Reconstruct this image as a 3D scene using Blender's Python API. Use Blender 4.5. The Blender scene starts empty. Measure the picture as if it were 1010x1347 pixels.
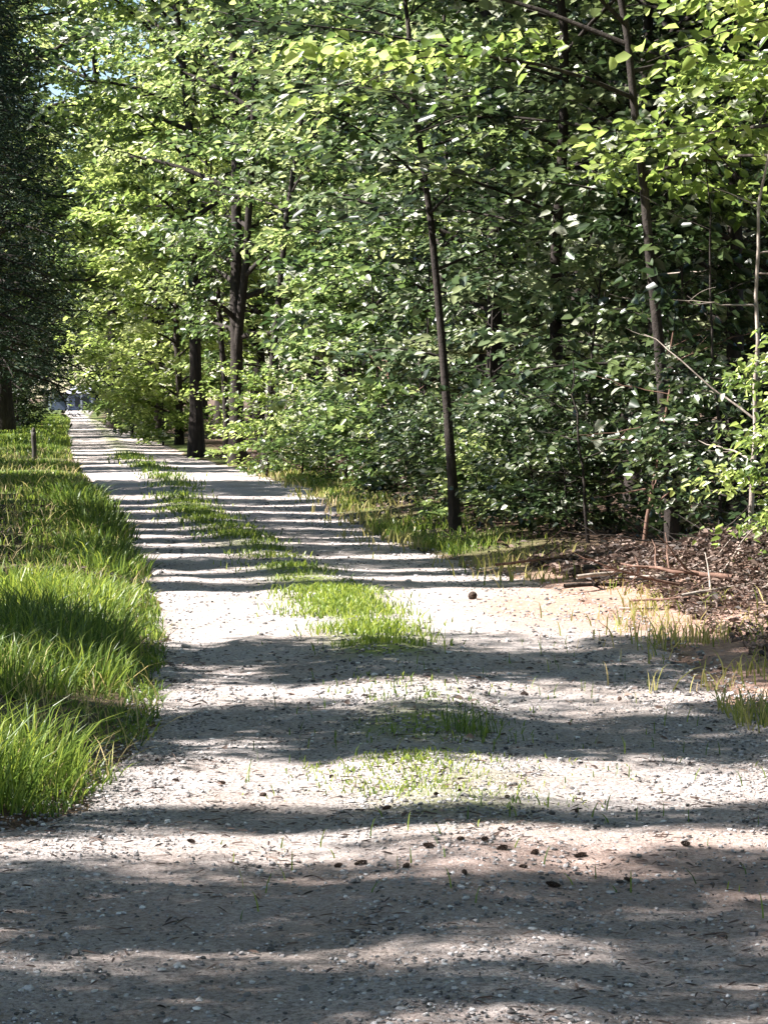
import bpy, math, random
import numpy as np
from mathutils import Vector

random.seed(7)
RNG = np.random.default_rng(11)
scene = bpy.context.scene
COL = scene.collection
F = 3000.0          # focal length in photograph pixels
CAM_H = 1.6
HOR = 520.0
SUN_EL = math.radians(43)
SUN_AZ = math.radians(5.0)

# ------------------------------------------------------------------ layout of the track
LD = [0, 6, 7.9, 8.7, 9.5, 11.2, 14.5, 17.1, 24, 36.9, 60, 90, 137, 180, 240, 400, 900]
LX = [-2.3, -2.1, -1.8, -1.38, -1.22, -1.22, -1.5, -1.8, -2.75, -4.7, -8.3, -12.7, -19.0, -25.3, -33.5, -55, -125]
RD = [0, 8, 10, 12.6, 15.5, 17.5, 19.2, 23, 26.7, 32, 40, 48, 60, 90, 120, 160, 240, 400, 900]
RX = [2.5, 2.3, 2.15, 2.0, 1.9, 1.75, 1.4, 0.6, -0.1, -0.55, -1.3, -2.7, -5.0, -9.4, -14.2, -20.6, -30.5, -52, -122]
def left_edge(d): return np.interp(d, LD, LX)
def right_edge(d): return np.interp(d, RD, RX)
def strip_x(d): return np.interp(d, [0, 9, 12, 15.5, 18.5, 22, 31, 45, 60, 900], [.3, .24, .2, -.12, -.45, -1.0, -2.6, -4.3, -6.7, -123])
def gx(px, d): return (px - 505.0) / F * d
def gz(py, d): return CAM_H + (HOR - py) / F * d

def smooth(a, b, x):
    t = np.clip((x - a) / (b - a), 0, 1)
    return t * t * (3 - 2 * t)

def vnoise(x, y, s, seed=0):
    """cheap value noise in -1..1"""
    x = np.asarray(x, float) / s; y = np.asarray(y, float) / s
    xi = np.floor(x).astype(np.int64); yi = np.floor(y).astype(np.int64)
    fx = x - xi; fy = y - yi
    fx = fx * fx * (3 - 2 * fx); fy = fy * fy * (3 - 2 * fy)
    def hsh(a, b):
        n = (a * 374761393 + b * 668265263 + seed * 974711) & 0x7fffffff
        n = ((n ^ (n >> 13)) * 1274126177) & 0x7fffffff
        return ((n ^ (n >> 16)) & 0xffff) / 32767.5 - 1.0
    return (hsh(xi, yi) * (1 - fx) + hsh(xi + 1, yi) * fx) * (1 - fy) + (hsh(xi, yi + 1) * (1 - fx) + hsh(xi + 1, yi + 1) * fx) * fy

def height(x, d):
    x = np.asarray(x, float); d = np.asarray(d, float)
    le, re = left_edge(d), right_edge(d)
    dl = le - x; dr = x - re
    far = smooth(60, 20, d) * .7 + .3
    h = 0.10 * smooth(-.1, .8, dl) * far + 0.14 * smooth(.1, 1.3, dr) * far
    cen = strip_x(d)
    road = smooth(.15, -.25, dl) * smooth(.15, -.25, dr)
    h = h + road * (0.035 * np.exp(-((x - cen) / .38) ** 2) - .015)
    h = h + 0.018 * vnoise(x, d, .9, 3) + 0.010 * vnoise(x, d, .3, 4) * smooth(60, 20, d)
    h = h + .13 * np.exp(-((x - 3.0) / 1.1) ** 2 - ((d - 18.4) / 1.2) ** 2)
    out = smooth(.6, 6, np.maximum(dl, dr))
    h = h + out * (0.12 * vnoise(x, d, 3.1, 5) + .12 * vnoise(x, d, 9, 6))
    return h

# ------------------------------------------------------------------ object helpers
def put_mesh(name, verts, faces, mats=(), attrs=None, smooth_shade=False, nper=None):
    """verts (N,3); faces: (M,k) array, or list of such arrays (tri/quad mix)"""
    me = bpy.data.meshes.new(name)
    if not isinstance(faces, list): faces = [faces]
    faces = [np.asarray(f, np.int32) for f in faces if len(f)]
    verts = np.asarray(verts, np.float32)
    me.vertices.add(len(verts)); me.vertices.foreach_set("co", verts.ravel())
    loops = np.concatenate([f.ravel() for f in faces])
    sizes = np.concatenate([np.full(len(f), f.shape[1], np.int32) for f in faces])
    starts = np.concatenate([[0], np.cumsum(sizes)[:-1]]).astype(np.int32)
    me.loops.add(len(loops)); me.loops.foreach_set("vertex_index", loops)
    me.polygons.add(len(sizes)); me.polygons.foreach_set("loop_start", starts)
    try: me.polygons.foreach_set("loop_total", sizes)
    except Exception: pass
    me.polygons.foreach_set("use_smooth", np.full(len(sizes), smooth_shade))
    for k, v in (attrs or {}).items():
        a = me.attributes.new(k, 'FLOAT', 'POINT'); a.data.foreach_set("value", np.asarray(v, np.float32))
    for m in mats: me.materials.append(m)
    me.update(calc_edges=True); me.validate()
    return me

def obj(name, me, parent=None, loc=(0, 0, 0)):
    o = bpy.data.objects.new(name, me); COL.objects.link(o); o.location = loc
    if parent is not None: o.parent = parent
    return o

def tag(o, label=None, cat=None, group=None, kind=None):
    if label: o['label'] = label
    if cat: o['category'] = cat
    if group: o['group'] = group
    if kind: o['kind'] = kind
    return o

def empty(name, loc=(0, 0, 0)):
    o = bpy.data.objects.new(name, None); COL.objects.link(o); o.location = loc
    o.empty_display_size = .3
    return o

def tubes(paths, sides=7):
    """paths: list of (points (n,3), radii (n,)) -> verts, quads"""
    V, Q = [], []; base = 0
    ang = np.linspace(0, 2 * np.pi, sides, endpoint=False)
    for P, R in paths:
        P = np.asarray(P, float); R = np.asarray(R, float); n = len(P)
        T = np.gradient(P, axis=0); T /= np.linalg.norm(T, axis=1)[:, None] + 1e-9
        ref = np.array([0., 0, 1]) if abs(T[0, 2]) < .8 else np.array([1., 0, 0])
        A = np.cross(T, ref); A /= np.linalg.norm(A, axis=1)[:, None] + 1e-9
        B = np.cross(T, A)
        ring = P[:, None, :] + R[:, None, None] * (A[:, None, :] * np.cos(ang)[None, :, None] + B[:, None, :] * np.sin(ang)[None, :, None])
        V.append(ring.reshape(-1, 3))
        i = np.arange(n - 1)[:, None] * sides; j = np.arange(sides)[None, :]; k = (j + 1) % sides
        q = np.stack([i + j, i + k, i + sides + k, i + sides + j], -1).reshape(-1, 4) + base
        Q.append(q)
        base += n * sides
    return np.concatenate(V), np.concatenate(Q)

def norm(v): return v / (np.linalg.norm(v, axis=-1, keepdims=True) + 1e-9)

def leaf_cloud(cen, direc, nrm, length, width, tone):
    """one folded six-sided leaf per row"""
    n = len(cen)
    T = norm(direc); N = norm(nrm - (nrm * T).sum(-1, keepdims=True) * T); S = np.cross(T, N)
    L = length[:, None]; W = width[:, None]
    up = N * (W * .22); droop = -N * (L * .10)
    v = np.stack([cen,
                  cen + T * L * .26 + S * W * .48 + up,
                  cen + T * L * .70 + S * W * .40 + up * .8 + droop * .4,
                  cen + T * L + droop,
                  cen + T * L * .68 - S * W * .42 + up * .8 + droop * .4,
                  cen + T * L * .30 - S * W * .50 + up], 1)
    b = (np.arange(n) * 6)[:, None]
    q = np.concatenate([b + np.array([[0, 1, 2, 3]]), b + np.array([[0, 3, 4, 5]])])
    return v.reshape(-1, 3), q, np.repeat(tone, 6)

# ------------------------------------------------------------------ materials
def new_mat(name):
    m = bpy.data.materials.new(name); m.use_nodes = True
    nt = m.node_tree; nt.nodes.clear()
    return m, nt, nt.nodes, nt.links
def node(N, t, **kw):
    n = N.new(t)
    for k, v in kw.items(): setattr(n, k, v)
    return n
def ramp(N, L, src, stops, interp='LINEAR'):
    r = N.new('ShaderNodeValToRGB'); r.color_ramp.interpolation = interp
    e = r.color_ramp.elements
    while len(e) < len(stops): e.new(.5)
    for k, (p, c) in enumerate(stops):
        e[k].position = p; e[k].color = (*c, 1)
    L.new(src, r.inputs[0]); return r.outputs[0]
def noise(N, L, scale, detail=4, vec=None, rough=.6):
    n = N.new('ShaderNodeTexNoise'); n.inputs['Scale'].default_value = scale
    n.inputs['Detail'].default_value = detail; n.inputs['Roughness'].default_value = rough
    if vec is not None: L.new(vec, n.inputs['Vector'])
    return n.outputs['Fac']
def mixc(N, L, fac, a, b, blend='MIX'):
    m = N.new('ShaderNodeMix'); m.data_type = 'RGBA'; m.blend_type = blend
    for s, v in ((m.inputs[0], fac), (m.inputs[6], a), (m.inputs[7], b)):
        if isinstance(v, (int, float)): s.default_value = v
        elif isinstance(v, tuple): s.default_value = (*v, 1)
        else: L.new(v, s)
    return m.outputs[2]
def math_n(N, L, op, a, b=None, clamp=False):
    m = N.new('ShaderNodeMath'); m.operation = op; m.use_clamp = clamp
    for s, v in zip(m.inputs, (a, b)):
        if v is None: continue
        if isinstance(v, (int, float)): s.default_value = v
        else: L.new(v, s)
    return m.outputs[0]
def attr(N, name):
    a = N.new('ShaderNodeAttribute'); a.attribute_name = name; return a.outputs['Fac']
def objpos(N, L):
    return N.new('ShaderNodeTexCoord').outputs['Object']

def leaf_mat(name, dark, mid, light, odd=(.38, .40, .32), trans=.38, rough=.38, spec=.5):
    m, nt, N, L = new_mat(name)
    t = attr(N, 'tone')
    oi = N.new('ShaderNodeObjectInfo')
    t2 = math_n(N, L, 'ADD', t, math_n(N, L, 'MULTIPLY', math_n(N, L, 'SUBTRACT', oi.outputs['Random'], .5), .22))
    c = ramp(N, L, t2, [(0, dark), (.42, mid), (.93, light), (.985, odd)])
    p = node(N, 'ShaderNodeBsdfPrincipled'); L.new(c, p.inputs['Base Color'])
    p.inputs['Roughness'].default_value = rough; p.inputs['Specular IOR Level'].default_value = spec
    tr = N.new('ShaderNodeBsdfTranslucent')
    hs = N.new('ShaderNodeHueSaturation'); hs.inputs['Saturation'].default_value = 1.0; hs.inputs['Value'].default_value = 1.7
    hs.inputs['Hue'].default_value = .487
    L.new(c, hs.inputs['Color']); L.new(hs.outputs[0], tr.inputs[0])
    mx = N.new('ShaderNodeMixShader'); mx.inputs[0].default_value = trans
    L.new(p.outputs[0], mx.inputs[1]); L.new(tr.outputs[0], mx.inputs[2])
    o = N.new('ShaderNodeOutputMaterial'); L.new(mx.outputs[0], o.inputs[0])
    return m

def solid_mat(name, build, rough=.85, bump=None, spec=.3):
    m, nt, N, L = new_mat(name)
    p = N.new('ShaderNodeBsdfPrincipled'); p.inputs['Roughness'].default_value = rough
    p.inputs['Specular IOR Level'].default_value = spec
    c = build(N, L)
    L.new(c, p.inputs['Base Color'])
    if bump:
        sc, st, dist = bump
        b = N.new('ShaderNodeBump'); b.inputs['Strength'].default_value = st; b.inputs['Distance'].default_value = dist
        L.new(noise(N, L, sc, 6, objpos(N, L), .7), b.inputs['Height']); L.new(b.outputs[0], p.inputs['Normal'])
    o = N.new('ShaderNodeOutputMaterial'); L.new(p.outputs[0], o.inputs[0])
    return m

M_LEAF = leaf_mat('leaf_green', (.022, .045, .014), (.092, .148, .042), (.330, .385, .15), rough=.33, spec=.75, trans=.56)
M_LEAF_DARK = leaf_mat('leaf_dark', (.009, .018, .008), (.028, .052, .018), (.115, .155, .055), trans=.3, rough=.33, spec=.75)  # darkened leaf copy, deep shade of the wood put into its colour
M_LEAF_LIME = leaf_mat('leaf_lime', (.060, .105, .026), (.185, .260, .060), (.380, .440, .16), trans=.58, rough=.3, spec=.7)  # yellow-green leaves, part of their sunlit look put into the colour
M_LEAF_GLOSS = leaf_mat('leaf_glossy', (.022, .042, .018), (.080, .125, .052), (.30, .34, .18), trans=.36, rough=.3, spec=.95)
M_NEEDLE = leaf_mat('needle_dark', (.008, .017, .011), (.016, .031, .018), (.034, .058, .028), odd=(.06, .07, .02), trans=.15, rough=.6, spec=.15)
M_GRASS = leaf_mat('grass_blade', (.040, .080, .016), (.100, .165, .026), (.260, .320, .045), odd=(.36, .31, .12), trans=.42, rough=.42)
M_STRAW = leaf_mat('grass_straw', (.12, .17, .03), (.25, .26, .07), (.40, .34, .14), odd=(.45, .36, .20), trans=.35, rough=.6, spec=.3)
M_LITTER = leaf_mat('dead_leaf', (.026, .018, .014), (.085, .056, .044), (.26, .19, .155), odd=(.34, .27, .22), trans=.12, rough=.6, spec=.35)

def bark_c(a, b, c):
    def f(N, L):
        co = objpos(N, L)
        mp = N.new('ShaderNodeMapping'); mp.inputs['Scale'].default_value = (9, 9, 1.6); L.new(co, mp.inputs[0])
        return ramp(N, L, noise(N, L, 1.6, 7, mp.outputs[0], .7), [(.25, a), (.5, b), (.75, c)])
    return f
M_BARK = solid_mat('bark', bark_c((.009, .007, .006), (.026, .020, .017), (.065, .054, .046)), .9, (14, .8, .03))
M_BARK_PALE = solid_mat('bark_pale', bark_c((.12, .095, .08), (.28, .235, .20), (.46, .41, .37)), .85, (22, .6, .015))
M_BARK_RED = solid_mat('bark_reddish', bark_c((.05, .028, .02), (.14, .08, .058), (.26, .17, .13)), .85, (22, .6, .015))
M_CONE = solid_mat('cone_scale', bark_c((.012, .008, .006), (.04, .024, .016), (.10, .062, .04)), .8, (60, .5, .004))

def ground_c(N, L):
    co = objpos(N, L)
    lit = ramp(N, L, noise(N, L, 9, 8, co, .75), [(.25, (.030, .019, .013)), (.48, (.085, .052, .034)), (.62, (.15, .10, .066)), (.8, (.26, .19, .13))])
    grs = ramp(N, L, noise(N, L, 7, 8, co, .7), [(.3, (.035, .060, .012)), (.5, (.080, .115, .022)), (.62, (.13, .155, .038)), (.78, (.20, .16, .08))])
    f = math_n(N, L, 'ADD', attr(N, 'grass'), math_n(N, L, 'MULTIPLY', math_n(N, L, 'SUBTRACT', noise(N, L, 1.7, 5, co), .5), 1.1), True)
    a = mixc(N, L, f, lit, grs)
    sand = ramp(N, L, noise(N, L, 22, 8, co, .75), [(.3, (.14, .085, .065)), (.5, (.34, .215, .17)), (.72, (.52, .38, .32))])
    return mixc(N, L, attr(N, 'sand'), a, sand)
M_GROUND = solid_mat('forest_floor', ground_c, .95, (30, .9, .03))

def road_c(N, L):
    co = objpos(N, L)
    g = ramp(N, L, noise(N, L, 55, 9, co, .78), [(.32, (.035, .032, .031)), (.42, (.23, .212, .205)), (.53, (.48, .45, .435)), (.72, (.70, .67, .655))])
    big = ramp(N, L, noise(N, L, 1.3, 5, co, .6), [(.35, (.84, .765, .71)), (.6, (1, .965, .945))])
    g = mixc(N, L, 1.0, g, big, 'MULTIPLY')
    sand = ramp(N, L, noise(N, L, 28, 8, co, .75), [(.3, (.20, .115, .085)), (.5, (.42, .265, .205)), (.72, (.60, .44, .375))])
    f = math_n(N, L, 'ADD', attr(N, 'sand'), math_n(N, L, 'MULTIPLY', math_n(N, L, 'SUBTRACT', noise(N, L, 3, 5, co), .5), .9), True)
    g = mixc(N, L, math_n(N, L, 'MULTIPLY', f, attr(N, 'sand'), True), g, sand)
    gr = ramp(N, L, noise(N, L, 18, 6, co, .7), [(.3, (.09, .12, .025)), (.6, (.22, .27, .06)), (.8, (.40, .37, .18))])
    f2 = math_n(N, L, 'ADD', math_n(N, L, 'MULTIPLY', attr(N, 'grass'), 1.0), math_n(N, L, 'MULTIPLY', math_n(N, L, 'SUBTRACT', noise(N, L, 5, 6, co), .55), 1.6), True)
    return mixc(N, L, math_n(N, L, 'MULTIPLY', f2, attr(N, 'grass'), True), g, gr)
M_ROAD = solid_mat('gravel_surface', road_c, .95, (85, 1.0, .02))
M_STONE = solid_mat('gravel_stone', lambda N, L: ramp(N, L, attr(N, 'tone'), [(0, (.07, .066, .064)), (.4, (.25, .235, .23)), (.8, (.46, .44, .43)), (.97, (.62, .60, .585))]), .85, None)

# ------------------------------------------------------------------ ground and track
def axis_d(): 
    return np.concatenate([np.arange(-30, 4, 2.), np.arange(4, 16, .11), np.arange(16, 30, .25), np.arange(30, 70, .7), np.arange(70, 200, 3.), np.arange(200, 420, 12), [450, 520, 640, 800, 900]])
def axis_u():
    a = np.concatenate([np.arange(-4, 4.01, .14)])
    b = np.concatenate([np.arange(4.4, 14, .6), np.arange(15, 40, 2.5), [45, 60, 90, 140, 220, 340, 520]])
    return np.concatenate([-b[::-1], a, b])
def grid_faces(nr, nc):
    i = np.arange(nr - 1)[:, None] * nc; j = np.arange(nc - 1)[None, :]
    return np.stack([i + j, i + j + 1, i + nc + j + 1, i + nc + j], -1).reshape(-1, 4)

def ground_attrs(x, d):
    dl = left_edge(d) - x; dr = x - right_edge(d)
    g = smooth(8.0, 8.7, d) * smooth(-.1, .5, dl) * (.45 + .55 * smooth(16, 30, d)) * (1.05 - .25 * vnoise(x, d, 1.2, 8)) * smooth(9, 3, dl)
    g = g * (1 - .8 * smooth(-.1, .5, vnoise(x, d, 1.7, 31)) * smooth(.35, .9, dl) * smooth(45, 30, d))
    gr = smooth(-.2, .2, dr) * smooth(1.5, .5, dr) * (.65 + .5 * vnoise(x, d, .9, 9)) * smooth(16, 26, d) + smooth(-.2, .2, dr) * smooth(.8, .3, dr) * .3
    s = smooth(-.3, .1, dr) * smooth(1.5, .4, dr) * smooth(24, 18, d) * .95
    return np.clip(g + gr, 0, 1), np.clip(s, 0, 1)

D, U = np.meshgrid(axis_d(), axis_u(), indexing='ij')
X = (left_edge(D) + right_edge(D)) / 2 + U
Z = height(X, D) - .035 * smooth(.02, -.15, left_edge(D) - X) * smooth(.02, -.15, X - right_edge(D))
ga, sa = ground_attrs(X, D)
me = put_mesh('ground', np.stack([X, D, Z], -1).reshape(-1, 3), grid_faces(*D.shape), [M_GROUND], {'grass': ga.ravel(), 'sand': sa.ravel()}, True)
tag(obj('ground', me), 'leafy brown forest floor with grassy verges either side of the track', None, None, 'structure')

def track_patch():
    dd = np.concatenate([np.arange(-12, 4, .5), np.arange(4, 16, .05), np.arange(16, 30, .12), np.arange(30, 70, .35), np.arange(70, 262, 2.)])
    w = np.linspace(0, 1, 61)
    D, W = np.meshgrid(dd, w, indexing='ij')
    l = left_edge(D) + .13 * vnoise(D, D * 0, .8, 21) + .07 * vnoise(D, D * 0, .23, 22)
    r = right_edge(D) + .18 * vnoise(D, D * 0 + 5, .9, 23) + .09 * vnoise(D, D * 0 + 5, .25, 24)
    X = l + (r - l) * W
    e = np.minimum(W, 1 - W)
    Z = height(X, D) + .006 * vnoise(X, D, .11, 25) - .06 * smooth(.045, 0, e)
    cen = strip_x(D)
    grass = np.exp(-((X - cen) / .42) ** 2) * (.75 + .5 * vnoise(X, D, 1.1, 26)) * smooth(7.6, 9, D) 
    grass = np.clip(grass, 0, 1) + .35 * smooth(.12, 0, W) * smooth(20, 30, D)
    sand = np.exp(-((D - 17.2) / 1.9) ** 2) * smooth(.2, 1.0, X) + .55 * smooth(.75, 1, W) * smooth(26, 12, D)
    sand = sand + .45 * np.exp(-((D - 8.0) / .9) ** 2) * smooth(-.6, .8, X) + .42 * smooth(8.6, 7.2, D) * (1 + .5 * vnoise(X, D, .8, 27)) + .6 * smooth(.6, .9, W) * np.exp(-((D - 66) / 12) ** 2)
    me = put_mesh('gravel_road', np.stack([X, D, Z], -1).reshape(-1, 3), grid_faces(*D.shape), [M_ROAD], {'grass': np.clip(grass, 0, 1).ravel(), 'sand': np.clip(sand, 0, 1).ravel()}, True)
    tag(obj('gravel_road', me), 'pale gravel farm track with a grassy middle curving away to the left', None, None, 'structure')
track_patch()

# loose stones of the track: nobody could count them
def stones():
    n1, n2 = 42000, 16000
    d = np.concatenate([5.2 + 6.8 * RNG.random(n1) ** 1.2, 12 + 24 * RNG.random(n2) ** 1.4])
    l, r = left_edge(d), right_edge(d)
    x = l + (r - l) * (RNG.random(len(d)) * 1.04 - .02)
    off = np.abs(x - strip_x(d)); k = (off < .42) | (off > 1.1) | (RNG.random(len(d)) < .4); k1 = int(k[:n1].sum()); d, x, n1 = d[k], x[k], k1
    s = np.where(np.arange(len(d)) < n1, RNG.gamma(2.4, .0013, len(d)) + .0018, RNG.gamma(2.4, .0020, len(d)) + .003)
    g = (1 + 5 ** .5) / 2
    oct_ = np.array([[-1, g, 0], [1, g, 0], [-1, -g, 0], [1, -g, 0], [0, -1, g], [0, 1, g], [0, -1, -g], [0, 1, -g], [g, 0, -1], [g, 0, 1], [-g, 0, -1], [-g, 0, 1]]) / 1.9
    f = np.array([[0, 11, 5], [0, 5, 1], [0, 1, 7], [0, 7, 10], [0, 10, 11], [1, 5, 9], [5, 11, 4], [11, 10, 2], [10, 7, 6], [7, 1, 8], [3, 9, 4], [3, 4, 2], [3, 2, 6], [3, 6, 8], [3, 8, 9], [4, 9, 5], [2, 4, 11], [6, 2, 10], [8, 6, 7], [9, 8, 1]])
    a = RNG.random(len(d)) * 6.28
    V = oct_[None] * (s[:, None, None] * (0.7 + .6 * RNG.random((len(d), 12, 1)))) * np.array([1.25, 1, .65])
    ca, sa_ = np.cos(a)[:, None], np.sin(a)[:, None]
    V = np.stack([V[..., 0] * ca - V[..., 1] * sa_, V[..., 0] * sa_ + V[..., 1] * ca, V[..., 2]], -1)
    V += np.stack([x, d, height(x, d) + s * .25], -1)[:, None, :]
    fa = (np.arange(len(d)) * 12)[:, None, None] + f[None]
    t = np.repeat(np.clip(RNG.normal(.38, .28, len(d)), 0, 1), 12)
    me = put_mesh('loose_gravel', V.reshape(-1, 3), fa.reshape(-1, 3), [M_STONE], {'tone': t})
    tag(obj('loose_gravel', me), 'loose pale stones strewn over the track surface', None, None, 'stuff')
stones()

# ------------------------------------------------------------------ grass
def blades(x, d, h, w, tone, lean=.35, clump_dir=None):
    n = len(x)
    a = RNG.random(n) * 6.283
    ld = np.stack([np.cos(a), np.sin(a), np.zeros(n)], -1) * (lean * h * RNG.gamma(2, .5, n))[:, None]
    if clump_dir is not None: ld += clump_dir * h[:, None]
    b = np.stack([x, d, height(x, d) - .01], -1)
    up = np.array([0, 0, 1.]) * h[:, None]
    a2 = RNG.random(n) * 6.283
    s = np.stack([np.cos(a2), np.sin(a2) * .6, np.zeros(n)], -1); s = norm(s) * w[:, None]
    p1 = b + up * .45 + ld * .22; p2 = b + up * .82 + ld * .62; p3 = b + up * .98 + ld * 1.15
    V = np.stack([b - s * .5, b + s * .5, p1 + s * .45, p1 - s * .45, p2 + s * .28, p2 - s * .28, p3], 1)
    o = (np.arange(n) * 7)[:, None]
    q = np.concatenate([o + np.array([[0, 1, 2, 3]]), o + np.array([[3, 2, 4, 5]])]); t = o + np.array([[5, 4, 6]])
    return V.reshape(-1, 3), [q, t], np.repeat(tone, 7)

def grass_obj(name, parts, mat, label, kind=None, cat=None, group=None):
    V, Q, T, A = [], [], [], []; b = 0
    for v, (q, t), a in parts:
        V.append(v); Q.append(q + b); T.append(t + b); A.append(a); b += len(v)
    me = put_mesh(name, np.concatenate(V), [np.concatenate(Q), np.concatenate(T)], [mat], {'tone': np.concatenate(A)})
    return tag(obj(name, me), label, cat, group, kind)

def tone(n, m=.45, s=.2): return np.clip(RNG.normal(m, s, n), 0, .97)

def verge_left():
    P = []
    # medium cover over the whole verge
    n = 52000
    d = 8.6 + 66 * RNG.random(n) ** 1.9
    x = left_edge(d) - RNG.random(n) ** .75 * np.minimum(.9 + .030 * d, 3.0) + .10
    keep = vnoise(x, d, 1.7, 31) < -.15 + .45 * RNG.random(n)
    keep &= ~((x < left_edge(d) - .75 - .012 * d) & (d > 17) & (d < 40) & (RNG.random(n) < .8))
    d, x = d[keep], x[keep]
    h = (.03 + .075 * RNG.random(len(d))) * (1 + .5 * vnoise(x, d, .8, 32)) * np.interp(d, [8, 30, 75], [1, 1.1, 1.5])
    P.append(blades(x, d, h, .004 + .0004 * d, tone(len(d), .42)))
    n = 14000
    d = 70 + 100 * RNG.random(n); x = left_edge(d) - RNG.random(n) * 4 + .2
    P.append(blades(x, d, .12 + .14 * RNG.random(n), np.full(n, .05), tone(n, .5)))
    grass_obj('verge_grass', P, M_GRASS, 'green grass covering the bank left of the track', 'stuff')
verge_left()
def verge_dead():
    n = 2400
    d = 9 + 55 * RNG.random(n) ** 1.8
    x = left_edge(d) - RNG.random(n) ** .8 * np.minimum(.8 + .03 * d, 2.6) + .12
    P = [blades(x, d, (.05 + .16 * RNG.random(n)) * np.interp(d, [8, 60], [1, 1.4]), .003 + .0003 * d, tone(n, .7, .3), .9)]
    grass_obj('verge_straw', P, M_STRAW, 'dry straw coloured stems among the grass of the left bank', 'stuff')
verge_dead()
def verge_short():
    n = 9000
    d = 8.7 + 14 * RNG.random(n) ** 1.4
    x = left_edge(d) + .12 - RNG.random(n) * .9
    k = vnoise(x, d, .4, 71) > -.35 + .5 * RNG.random(n)
    d, x = d[k], x[k]; n = len(d)
    grass_obj('verge_weeds', [blades(x, d, .02 + .07 * RNG.random(n), .005 + .0003 * d, tone(n, .45, .25), .8)], M_GRASS, 'short weeds and young grass fringing the left road edge', 'stuff')
verge_short()

def tuft(label, spots, n, hmin, hmax, tmean, wd=.0075):
    """one tall clump of grass, its roots scattered round SPOTS (x, d, radius)"""
    k = RNG.integers(0, len(spots), n); S = np.array(spots)[k]
    a = RNG.random(n) * 6.283; r = np.sqrt(RNG.random(n)) * S[:, 2]; cdm = float(np.mean(S[:, 1]))
    x = S[:, 0] + np.cos(a) * r; d = S[:, 1] + np.sin(a) * r * 1.3
    h = (.8 if cdm > 10 else .95) * (hmin + (hmax - hmin) * RNG.random(n) ** 1.3 * (1 - .45 * (r / S[:, 2]) ** 2))
    out = np.stack([np.cos(a) * r / S[:, 2] * .35, np.sin(a) * r / S[:, 2] * .3, np.zeros(n)], -1)
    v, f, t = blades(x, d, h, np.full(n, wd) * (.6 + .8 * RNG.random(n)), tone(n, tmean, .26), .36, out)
    v = v.copy(); cx, cd = float(np.mean(S[:, 0])), float(np.mean(S[:, 1])); cz = float(height(cx, cd))
    v -= np.array([cx, cd, cz])
    me = put_mesh('grass_tuft', v, f, [M_GRASS], {'tone': t})
    o = obj('grass_tuft', me, None, (cx - (.28 if 13 < cd < 18 else .22 if 11 < cd < 13 else .12), cd, cz))
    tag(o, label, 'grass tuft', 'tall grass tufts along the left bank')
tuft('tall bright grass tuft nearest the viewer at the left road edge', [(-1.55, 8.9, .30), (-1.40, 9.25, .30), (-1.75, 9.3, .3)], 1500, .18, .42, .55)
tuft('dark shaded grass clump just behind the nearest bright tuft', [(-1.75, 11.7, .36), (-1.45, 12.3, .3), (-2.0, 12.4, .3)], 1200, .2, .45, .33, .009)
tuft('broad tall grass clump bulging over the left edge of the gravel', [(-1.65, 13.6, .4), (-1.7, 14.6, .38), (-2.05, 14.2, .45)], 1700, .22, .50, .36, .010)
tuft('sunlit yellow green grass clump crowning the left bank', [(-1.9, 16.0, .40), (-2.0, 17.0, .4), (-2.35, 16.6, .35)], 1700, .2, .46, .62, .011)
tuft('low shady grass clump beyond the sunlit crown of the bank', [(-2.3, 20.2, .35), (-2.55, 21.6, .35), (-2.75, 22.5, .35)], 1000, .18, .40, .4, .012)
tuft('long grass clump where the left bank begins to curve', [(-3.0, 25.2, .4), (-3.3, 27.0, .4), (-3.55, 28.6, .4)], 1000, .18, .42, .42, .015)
tuft('farther weedy grass clump on the curve of the bank', [(-4.0, 31.5, .45), (-4.35, 33.5, .4), (-4.7, 35.3, .5)], 900, .2, .45, .45, .018)

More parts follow.
